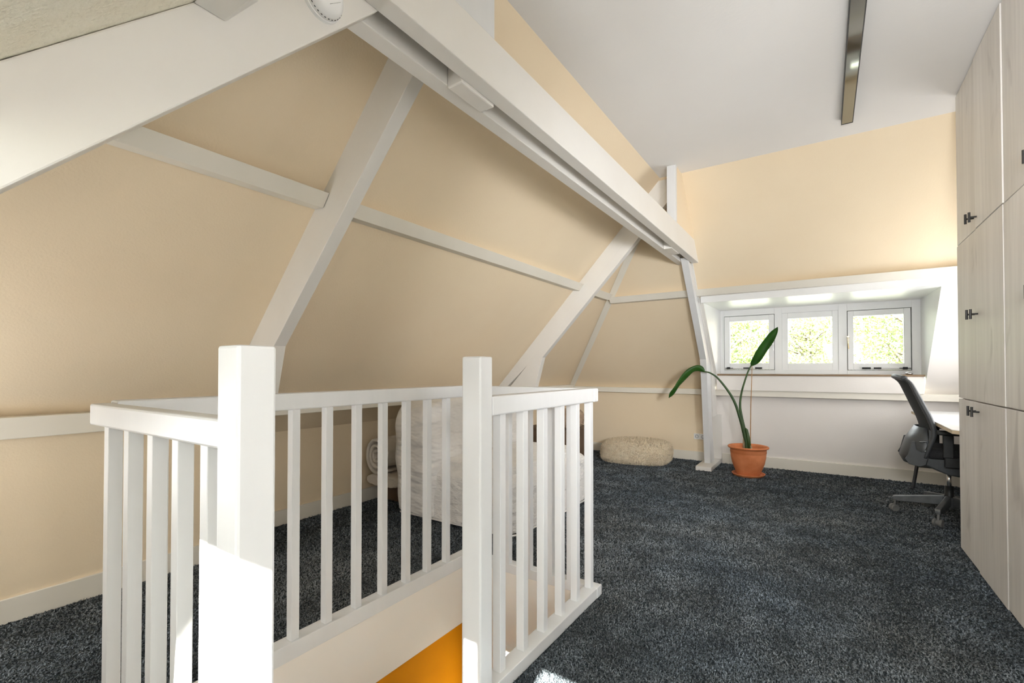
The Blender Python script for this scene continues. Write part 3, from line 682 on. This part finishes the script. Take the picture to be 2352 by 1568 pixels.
# back: profile (x,z) from top to bottom
bprof = [(.52, 1.085), (.555, 1.045), (.590, .96), (.625, .87), (.660, .78), (.680, .70), (.678, .64), (.655, .56), (.632, .48)]
bc = catmull([(a, 0, b) for a, b in bprof], 4)
def half(z): return .185 + .045 * math.sin(min(1, max(0, (1.09 - z) / .6)) * math.pi * .75)
bm = bmesh.new(); rows = []
for p in bc:
    h = half(p.z); rows.append([bm.verts.new(cl(p.x - .055 * (1 - (q / 6) ** 2) * .8 - .004, 4.93 + h * q / 6, p.z)) for q in range(-6, 7)])
for a, b in zip(rows, rows[1:]):
    for j in range(12): bm.faces.new((a[j], a[j + 1], b[j + 1], b[j]))
bk = obj('backrest', bm, 'net', r, smooth=True); m_ = bk.modifiers.new('s', 'SOLIDIFY'); m_.thickness = .003
fr = bmesh.new()
for s in (-1, 1):
    tube(fr, [cl(p.x, 4.93 + s * half(p.z), p.z) for p in bc], [.013 + .011 * math.sin(math.pi * i / (len(bc) - 1)) for i in range(len(bc))], 10, flat=.8)
tube(fr, catmull([cl(bc[0].x, 4.93 - half(bc[0].z), bc[0].z), cl(bc[0].x - .035, 4.85, bc[0].z + .012), cl(bc[0].x - .045, 4.93, bc[0].z + .015), cl(bc[0].x - .035, 5.01, bc[0].z + .012), cl(bc[0].x, 4.93 + half(bc[0].z), bc[0].z)], 5), .020, 10)
obj('back_frame', fr, 'chair_plastic', r, smooth=True)
# lumbar shell: side view outline, wrapped round the back
sh = bmesh.new(); rows = []
so = [(.606, .705), (.545, .60), (.508, .47), (.53, .425), (.60, .405)]
si = [(.655, .70), (.655, .62), (.665, .54), (.645, .45), (.64, .425)]
for (a, z0), (b, z1) in zip(so, si):
    row = []
    for q in range(-8, 9):
        t = abs(q / 8); hh = .205 * (1 - (.25 if z0 > .65 else 0))
        x = a + (b - a) * t ** 3; z = z0 + (z1 - z0) * t ** 3
        row.append(sh.verts.new(cl(x, 4.93 + hh * (1 - (1 - t) ** 1.0) * (1 if q > 0 else -1), z)))
    rows.append(row)
for a, b in zip(rows, rows[1:]):
    for j in range(16): sh.faces.new((a[j], a[j + 1], b[j + 1], b[j]))
o = obj('lumbar_shell', sh, 'chair_plastic', r, smooth=True); m_ = o.modifiers.new('s', 'SOLIDIFY'); m_.thickness = .008; m_.offset = 1
for s in (-1, 1):
    o = obj('side_bracket', pr([(-.03 + .50 - CXc + .06, .50), (.553 - CXc, .602), (.575 - CXc, .606), (.582 - CXc, .545), (.61 - CXc, .525), (.652 - CXc, .535), (.655 - CXc, .70), (.67 - CXc, .69), (.682 - CXc, .62), (.66 - CXc, .53), (.636 - CXc, .43), (.60 - CXc, .412), (.535 - CXc, .428), (.512 - CXc, .465)], 1, s * .215 - .006, s * .215 + .006), 'chair_plastic', r, bevel=.004)
hb = tb(catmull([cl(.600, 4.715, .60), cl(.645, 4.71, .605), cl(.650, 4.71, .55), cl(.625, 4.71, .53)], 4), .006, 8); obj('tension_lever', hb, 'base_metal', r, smooth=True)
# seat
se = bmesh.new(); box(se, -.165, .26, -.225, .225, .475, .555)
o = obj('seat', se, 'chair_fabric', r, bevel=.035, seg=5)
obj('seat_pan', pr([(-.205, .425), (-.16, .485), (.25, .47), (.25, .36), (.10, .345), (-.03, .36), (-.09, .385), (-.15, .415)], 1, -.19, .19), 'chair_plastic', r, bevel=.012, seg=3)
# armrests
for s in (-1, 1):
    y = 4.93 + s * .262
    a = obj('armrest', bx(*(.690 - CXc, .93 - CXc), y - CYc - .038, y - CYc + .038, .668, .700), 'chair_black', r, bevel=.012, seg=3)
    obj('arm_support', bxs((.725 - CXc, .785 - CXc, y - CYc - .014, y - CYc + .014, .50, .67), (.735 - CXc, .82 - CXc, y - CYc - .02 if s > 0 else y - CYc - .012, y - CYc + .012 if s > 0 else y - CYc + .02, .43, .505)), 'chair_black', a, bevel=.006)
# column and base
obj('gas_lift', tb([cl(.80, 4.93, .20), cl(.80, 4.93, .38)], .014, 20), 'steel', r, smooth=True)
obj('lift_sleeve', tb([cl(.80, 4.93, .09), cl(.80, 4.93, .25)], [.03, .027], 20), 'chair_black', r, smooth=True)
bs = bmesh.new(); tube(bs, [(0, 0, .085), (0, 0, .165)], .045, 20); 
def add_mesh(dst, src):
    me = bpy.data.meshes.new('t'); src.to_mesh(me); dst.from_mesh(me); bpy.data.meshes.remove(me); src.free()
for k in range(5):
    a = R(178 + 72 * k); arm = bmesh.new()
    prism(arm, [(.03, .175), (.335, .128), (.345, .118), (.345, .095), (.325, .095), (.315, .088), (.03, .10)], 1, -.017, .017)
    add_mesh(bs, xf(arm, Matrix.Rotation(a, 4, 'Z')))
obj('star_base', bs, 'base_metal', r, bevel=.004)
cm = None
for k in range(5):
    a = R(178 + 72 * k); c = bmesh.new()
    for sy in (-1, 1):
        w_ = lathe([(0, -.009), (.024, -.009), (.028, -.005), (.028, .005), (.024, .009), (0, .009)], 24)
        add_mesh(c, xf(w_, Matrix.Translation((0, sy * .019, .028)) @ Matrix.Rotation(R(90), 4, 'X')))
    tube(c, [(0, -.012, .028), (0, .012, .028)], .02, 14); tube(c, [(0, 0, .03), (.01, 0, .095)], .008, 10)
    ca = obj('caster', xf(c, Matrix.Translation((.335 * math.cos(a), .335 * math.sin(a), 0)) @ Matrix.Rotation(R((20, 60, 100, 150, 10)[k]), 4, 'Z')), 'caster', r, smooth=False)

# ------------------------------------------------------------------ armchair with loose cotton cover
r = empty('covered_armchair', (-2.3, 3.25, 0)); tag(r, 'low armchair bed under a loose off-white cotton cover behind the balustrade', 'armchair')
ao = Vector((-2.3, 3.25, 0))
def soft(name, x0, x1, y0, y1, z0, z1, m, top_r=.05, slant=0.0, nx=22, ny=22, nz=14, amp=.006, skirt=0.0, lean=0.0, seed=1):
    bm = bmesh.new(); bmesh.ops.create_cube(bm, size=1.0)
    bmesh.ops.subdivide_edges(bm, edges=bm.edges[:], cuts=18, use_grid_fill=True)
    rn = np.random.default_rng(seed); ph = rn.uniform(0, 6.28, 12)
    for v in bm.verts:
        u, w_, t = v.co.x * 2, v.co.y * 2, v.co.z * 2
        # superellipse rounding
        k = 7.0
        q = (abs(u) ** k + abs(w_) ** k + (abs(t) ** k if t > 0 else 0)) ** (1 / k)
        if q > 1e-6:
            mx = max(abs(u), abs(w_), abs(t) if t > 0 else 0); f = mx / q if q > 0 else 1
            u *= f; w_ *= f; t = t * f if t > 0 else t
        x = (x0 + x1) / 2 + u * (x1 - x0) / 2; y = (y0 + y1) / 2 + w_ * (y1 - y0) / 2; z = (z0 + z1) / 2 + t * (z1 - z0) / 2
        h = (z - z0) / (z1 - z0)
        x += lean * h
        d = amp * (math.sin(9 * y + 5 * z + ph[0]) + .7 * math.sin(23 * z + 8 * x + ph[1]) + .6 * math.sin(17 * x - 9 * y + ph[2]) + .5 * math.sin(31 * y + 7 * z + ph[3]))
        n = Vector((u ** 5, w_ ** 5, max(t, 0) ** 5)); n = n.normalized() if n.length > .01 else Vector((0, 0, 0))
        p = Vector((x, y, z)) + n * d
        if h < .15: p += Vector((math.copysign(skirt, u) * abs(u) ** 8, math.copysign(skirt, w_) * abs(w_) ** 8, 0)) * (1 - h / .15)
        v.co = p - ao
    o = obj(name, bm, m, r, smooth=True); s_ = o.modifiers.new('s', 'SUBSURF'); s_.levels = 1; s_.render_levels = 1
    return o
soft('seat_base', -2.80, -1.74, 2.64, 3.93, .022, .435, 'linen', skirt=.012, amp=.005)
soft('backrest', -2.88, -2.42, 2.60, 4.02, .03, .945, 'ruched', amp=.010, lean=-.02, skirt=.008, seed=3)
soft('seat_cushion', -2.50, -1.80, 2.70, 3.88, .40, .475, 'linen', amp=.004, seed=5)
hem = bmesh.new()
tube(hem, [Vector(p) - ao for p in ((-2.80, 2.612, .035), (-2.3, 2.625, .03), (-1.79, 2.635, .028), (-1.735, 2.70, .03), (-1.722, 3.3, .03), (-1.73, 3.88, .03))], .007, 8)
obj('hem', hem, 'linen', r, smooth=True)

# rolled quilt and folded quilt next to it (between wall and armchair)
r = empty('rolled_quilt', (-3.19, 2.95, .425)); tag(r, 'cream quilt rolled into a spiral beside the covered armchair', 'quilt')
sp = []
for i in range(0, 150):
    t = i / 149; a = t * 2 * math.pi * 2.6 + 1.2; rr = .022 + .095 * t; sp.append((rr * math.cos(a) * 1.05, rr * math.sin(a) * 1.30))
bm = bmesh.new(); prev = None
th = .030
rows = []
for i, (x, z) in enumerate(sp):
    L_ = math.hypot(x, z); nx_, nz_ = x / L_, z / L_
    puff = th * (1 + .10 * math.sin(i * 1.55))
    ring = []
    for k in range(10):
        a = math.pi * 2 * k / 10
        dy = .24 * (1 if math.cos(a) > 0 else -1) + .022 * math.cos(a); dr = .5 * puff * math.sin(a)
        ring.append(bm.verts.new((x + nx_ * dr, dy, z + nz_ * dr)))
    rows.append(ring)
for a, b in zip(rows, rows[1:]):
    for k in range(10): bm.faces.new((a[k], a[(k + 1) % 10], b[(k + 1) % 10], b[k]))
bm.faces.new(rows[0][::-1]); bm.faces.new(rows[-1])
obj('quilt_roll', bm, 'quilt', r, smooth=True)
r2 = empty('folded_quilt', (-3.145, 2.97, .205)); tag(r2, 'cream quilt folded flat under the rolled quilt', 'quilt')
bm = bmesh.new(); bmesh.ops.create_cube(bm, size=1.0); bmesh.ops.subdivide_edges(bm, edges=bm.edges[:], cuts=12, use_grid_fill=True)
for v in bm.verts:
    u, w_, t = v.co * 2; q = (abs(u) ** 3 + abs(t) ** 3) ** (1 / 3) if abs(u) + abs(t) > 0 else 1; mx = max(abs(u), abs(t)); f = mx / q if q > 0 else 1
    v.co = Vector((u * f * .20, w_ * .25, t * f * .048 + .004 * math.sin(40 * w_ + 12 * u)))
o = obj('quilt_fold', bm, 'quilt', r2, smooth=True); o.modifiers.new('s', 'SUBSURF').render_levels = 1
r3 = empty('storage_crate', (-3.15, 3.02, 0)); tag(r3, 'dark low crate under the folded quilt in the shade', 'crate')
obj('crate_body', bxs((-.13, .17, -.15, .22, .0, .015), (-.13, -.118, -.15, .22, .015, .137), (.158, .17, -.15, .22, .015, .137), (-.118, .158, -.15, -.138, .015, .137), (-.118, .158, .208, .22, .015, .137)), 'brown', r3, bevel=.003)
obj('crate_lid', bx(-.135, .175, -.155, .225, .137, .147), 'brown', r3, bevel=.003)

# things behind the armchair
r = empty('wooden_crate', (-2.75, 5.0, 0)); tag(r, 'brown wooden box in the shade behind the covered armchair', 'box')
obj('box_body', bx(-.25, .36, -.2, .35, 0, .44), 'brown', r, bevel=.006)
obj('box_lid', bx(-.26, .37, -.21, .36, .44, .47), 'brown', r, bevel=.006)
# ------------------------------------------------------------------ furry things
def blobby(bm, size, k=3.0, cuts=14, amp=.02, seed=2):
    bmesh.ops.create_cube(bm, size=1.0); bmesh.ops.subdivide_edges(bm, edges=bm.edges[:], cuts=cuts, use_grid_fill=True)
    rn = np.random.default_rng(seed); ph = rn.uniform(0, 6.28, 6)
    for v in bm.verts:
        u = v.co * 2; q = (abs(u.x) ** k + abs(u.y) ** k + abs(u.z) ** k) ** (1 / k); mx = max(abs(u.x), abs(u.y), abs(u.z)); u = u * (mx / q if q else 1)
        p = Vector((u.x * size[0], u.y * size[1], u.z * size[2]))
        p *= 1 + amp * (math.sin(9 * p.x + ph[0]) + math.sin(11 * p.y + ph[1]) + math.sin(17 * p.z + 6 * p.x + ph[2]))
        v.co = p
def tufts(name, base, n, length, width, m, parent, seed=3, zmin=None, curl=.6):
    me = base.data; me.calc_loop_triangles()
    vs = np.array([v.co[:] for v in me.vertices]); tr = np.array([t.vertices[:] for t in me.loop_triangles])
    A, Bv, Cv = vs[tr[:, 0]], vs[tr[:, 1]], vs[tr[:, 2]]; cr = np.cross(Bv - A, Cv - A); ar = np.linalg.norm(cr, axis=1); nrm = cr / ar[:, None]
    rn = np.random.default_rng(seed); idx = rn.choice(len(tr), n, p=ar / ar.sum()); a, b = rn.random(n), rn.random(n); fl_ = a + b > 1; a[fl_], b[fl_] = 1 - a[fl_], 1 - b[fl_]
    P = A[idx] + (Bv - A)[idx] * a[:, None] + (Cv - A)[idx] * b[:, None]; Nn = nrm[idx]
    cen = vs.mean(0); Nn = np.where(((P - cen) * Nn).sum(1)[:, None] < 0, -Nn, Nn)
    if zmin is not None: k = P[:, 2] > zmin; P, Nn = P[k], Nn[k]
    blades(name, P, Nn, length, width, m, parent, rn, curl)
def blades(name, P, Nn, length, width, m, parent, rn, curl):
    n = len(P); rv = rn.normal(size=(n, 3)); t = np.cross(Nn, rv); t /= np.linalg.norm(t, axis=1)[:, None]
    lean = np.cross(Nn, t) ; L_ = length * rn.uniform(.6, 1.25, n)[:, None]; wd = (width if np.ndim(width) else np.full(n, width))[:, None]
    c = curl * rn.uniform(.3, 1.3, n)[:, None]
    base0 = P - t * wd / 2; base1 = P + t * wd / 2
    mid = P + Nn * L_ * .6 + lean * L_ * c * .35; m0 = mid - t * wd * .5; m1 = mid + t * wd * .5
    tip = P + Nn * L_ * (.95 - .25 * c) + lean * L_ * c
    V = np.stack([base0, base1, m0, m1, tip], 1).reshape(-1, 3)
    o5 = (np.arange(n) * 5)[:, None]
    F = np.concatenate([np.concatenate([o5 + 0, o5 + 1, o5 + 3, o5 + 2], 1).reshape(-1)])
    G = np.concatenate([o5 + 2, o5 + 3, o5 + 4], 1).reshape(-1)
    me = bpy.data.meshes.new(name); me.vertices.add(n * 5); me.vertices.foreach_set('co', V.astype(np.float32).ravel())
    loops = np.concatenate([F, G]); me.loops.add(len(loops)); me.loops.foreach_set('vertex_index', loops.astype(np.int32))
    me.polygons.add(n * 2)
    ls = np.concatenate([np.arange(n) * 4, n * 4 + np.arange(n) * 3]); lt = np.concatenate([np.full(n, 4), np.full(n, 3)])
    me.polygons.foreach_set('loop_start', ls.astype(np.int32)); me.polygons.foreach_set('loop_total', lt.astype(np.int32))
    me.update(calc_edges=True); me.validate()
    me.materials.append(M[m]); o = bpy.data.objects.new(name, me); COL.objects.link(o); o.parent = parent
    o['kind'] = 'stuff'
    return o
r = empty('sheepskin_pouf', (-1.98, 5.80, .0)); tag(r, 'low cream sheepskin pouf lying on the dark carpet by the far wall', 'pouf')
bm = bmesh.new(); blobby(bm, (.40, .29, .125), 4.2, amp=.022); xf(bm, Matrix.Translation((0, 0, .133)) @ Matrix.Rotation(R(8), 4, 'Z'))
pf = obj('cushion', bm, 'fur', r, smooth=True)
tufts('wool', pf, 22000, .040, .006, 'fur', r, zmin=.006, curl=1.1)
r = empty('plush_cushion', (-2.42, 4.86, .492)); tag(r, 'small round beige plush cushion lying on the box behind the armchair', 'cushion')
bm = bmesh.new(); blobby(bm, (.15, .10, .11), 2.2, amp=.03, seed=9); xf(bm, Matrix.Translation((0, 0, .112)))
pc = obj('cushion_body', bm, 'plush', r, smooth=True)
tufts('plush_pile', pc, 4000, .014, .005, 'plush', r, seed=8, curl=1.0)

# ------------------------------------------------------------------ carpet pile
def pile():
    rn = np.random.default_rng(11); P = []
    cells = []
    for gx in np.arange(WX, XR, .25):
        for gy in np.arange(YN, 6.3, .25):
            cx_, cy_ = gx + .125, gy + .125
            dpt = -.554 * cx_ + .832 * cy_; lat = .832 * cx_ + .554 * cy_
            if dpt < .7 or abs(lat) / dpt > 1.25: continue
            d = max(1.2, math.hypot(cx_, cy_)); sp_ = .0042 * max(1, d / 1.7) ** .9
            n = int(.0625 / sp_ ** 2)
            q = np.stack([gx + rn.random(n) * .25, gy + rn.random(n) * .25, np.full(n, sp_)], 1); P.append(q)
    P = np.concatenate(P); x, y = P[:, 0], P[:, 1]
    k = (y < 6.28) & (x < XR - .01) & np.where(y < 1.43, x > KX + .012, x > WX + .012) & (y > YN + .02)
    k &= ~((x > -1.866) & (x < -.957) & (y > .47) & (y < 2.28))
    k &= ~((x > -.985) & (x < -.89) & (y > .43) & (y < .52))
    k &= ~((x > CX + .004) & (y < 4.145))
    k &= ~((x > -1.243) & (x < -1.072) & (y > 5.672))
    k &= ~(((x + .70) ** 2 + (y - 5.70) ** 2) < .15 ** 2)
    k &= ~((x > -2.82) & (x < -1.8) & (y > 2.66) & (y < 3.9))
    P = P[k]; n = len(P)
    pos = np.stack([P[:, 0], P[:, 1], np.full(n, -.003)], 1)
    Nn = np.tile([0, 0, 1.0], (n, 1)) + rn.normal(size=(n, 3)) * [.25, .25, 0]
    # brushed direction patches
    Nn[:, 0] += .35 * np.sin(3.1 * P[:, 0] + 1.7 * P[:, 1]) * np.cos(2.3 * P[:, 1] - 1.1 * P[:, 0]); Nn[:, 1] += .35 * np.cos(2.7 * P[:, 0] - 2.1 * P[:, 1])
    Nn /= np.linalg.norm(Nn, axis=1)[:, None]
    o = blades('carpet_pile', pos, Nn, .014, P[:, 2] * .85, 'pile', None, rn, .9)
    tag(o, 'dark blue-grey deep pile carpet covering the attic floor', 'carpet')
    print('pile blades', n)
pile()

# ------------------------------------------------------------------ outside
def tree(x, y, zc, rad, n, ls, m, label, seed):
    rn = np.random.default_rng(seed)
    r = empty('garden_tree', (x, y, -6)); tag(r, label, 'tree', 'trees outside the dormer window')
    bm = bmesh.new(); tube(bm, [(0, 0, 0), (.1, 0, 3), (.0, .1, zc + 6 + rad * .5)], [.16, .11, .02], 10)
    for k in range(26):
        a = rn.uniform(0, 6.28); z0 = zc + 6 - rad * rn.uniform(-.4, 1.2); e = Vector((math.cos(a) * rad * .9, math.sin(a) * rad * .9, z0 + rn.uniform(.2, .8)))
        tube(bm, [(0, 0, z0), tuple(e * .5 + Vector((0, 0, z0 * .5 + .1))), tuple(e)], [.03, .018, .005], 6)
    obj('trunk', bm, 'bark', r, smooth=True)
    cl_ = rn.normal(size=(90, 3)); cl_ /= np.linalg.norm(cl_, axis=1)[:, None]; cl_ *= (rn.random(90) ** .4)[:, None] * rad; cl_[:, 2] += zc + 6
    P = cl_[rn.integers(0, 90, n)] + rn.normal(size=(n, 3)) * rad * .16
    d = rn.normal(size=(n, 3)); d /= np.linalg.norm(d, axis=1)[:, None]
    s = np.cross(d, rn.normal(size=(n, 3))); s /= np.linalg.norm(s, axis=1)[:, None]; L_ = ls * rn.uniform(.6, 1.3, n)[:, None]
    V = np.stack([P, P + d * L_ * .5 + s * L_ * .28, P + d * L_, P + d * L_ * .5 - s * L_ * .28], 1).reshape(-1, 3)
    me = bpy.data.meshes.new('foliage'); me.vertices.add(n * 4); me.vertices.foreach_set('co', V.astype(np.float32).ravel())
    me.loops.add(n * 4); me.loops.foreach_set('vertex_index', np.arange(n * 4, dtype=np.int32)); me.polygons.add(n)
    me.polygons.foreach_set('loop_start', (np.arange(n) * 4).astype(np.int32)); me.polygons.foreach_set('loop_total', np.full(n, 4, np.int32))
    me.update(calc_edges=True); me.materials.append(M[m]); o = bpy.data.objects.new('foliage', me); COL.objects.link(o); o.parent = r
tree(-2.15, 13.0, 1.8, 1.35, 8000, .075, 'tree_leaf', 'leafy green tree outside, seen through the left window pane', 21)
tree(-.35, 16.2, 1.9, 1.5, 7500, .085, 'tree_leaf2', 'pale leafy tree outside, seen through the middle window pane', 22)
tree(1.45, 13.3, 1.8, 1.2, 5500, .075, 'tree_leaf', 'leafy green tree outside, seen through the right window pane', 23)
r = empty('neighbour_house', (9.5, 27, -6)); tag(r, 'pale house with a reddish roof far outside the right window pane', 'house')
obj('house_wall', bx(-4, 4, 0, 6, 0, 7.2), 'brick', r)
obj('house_roof', pr([(-.4, 7.0), (3, 9.6), (6.4, 7.0), (6.4, 7.2), (3, 9.85), (-.4, 7.2)], 0, -4.3, 4.3), 'roof_tile', r)
g = obj('ground', quads([(-60, -60, -6), (60, -60, -6), (60, 60, -6), (-60, 60, -6)]), 'grass'); g['kind'] = 'structure'; g.name = 'floor_garden'
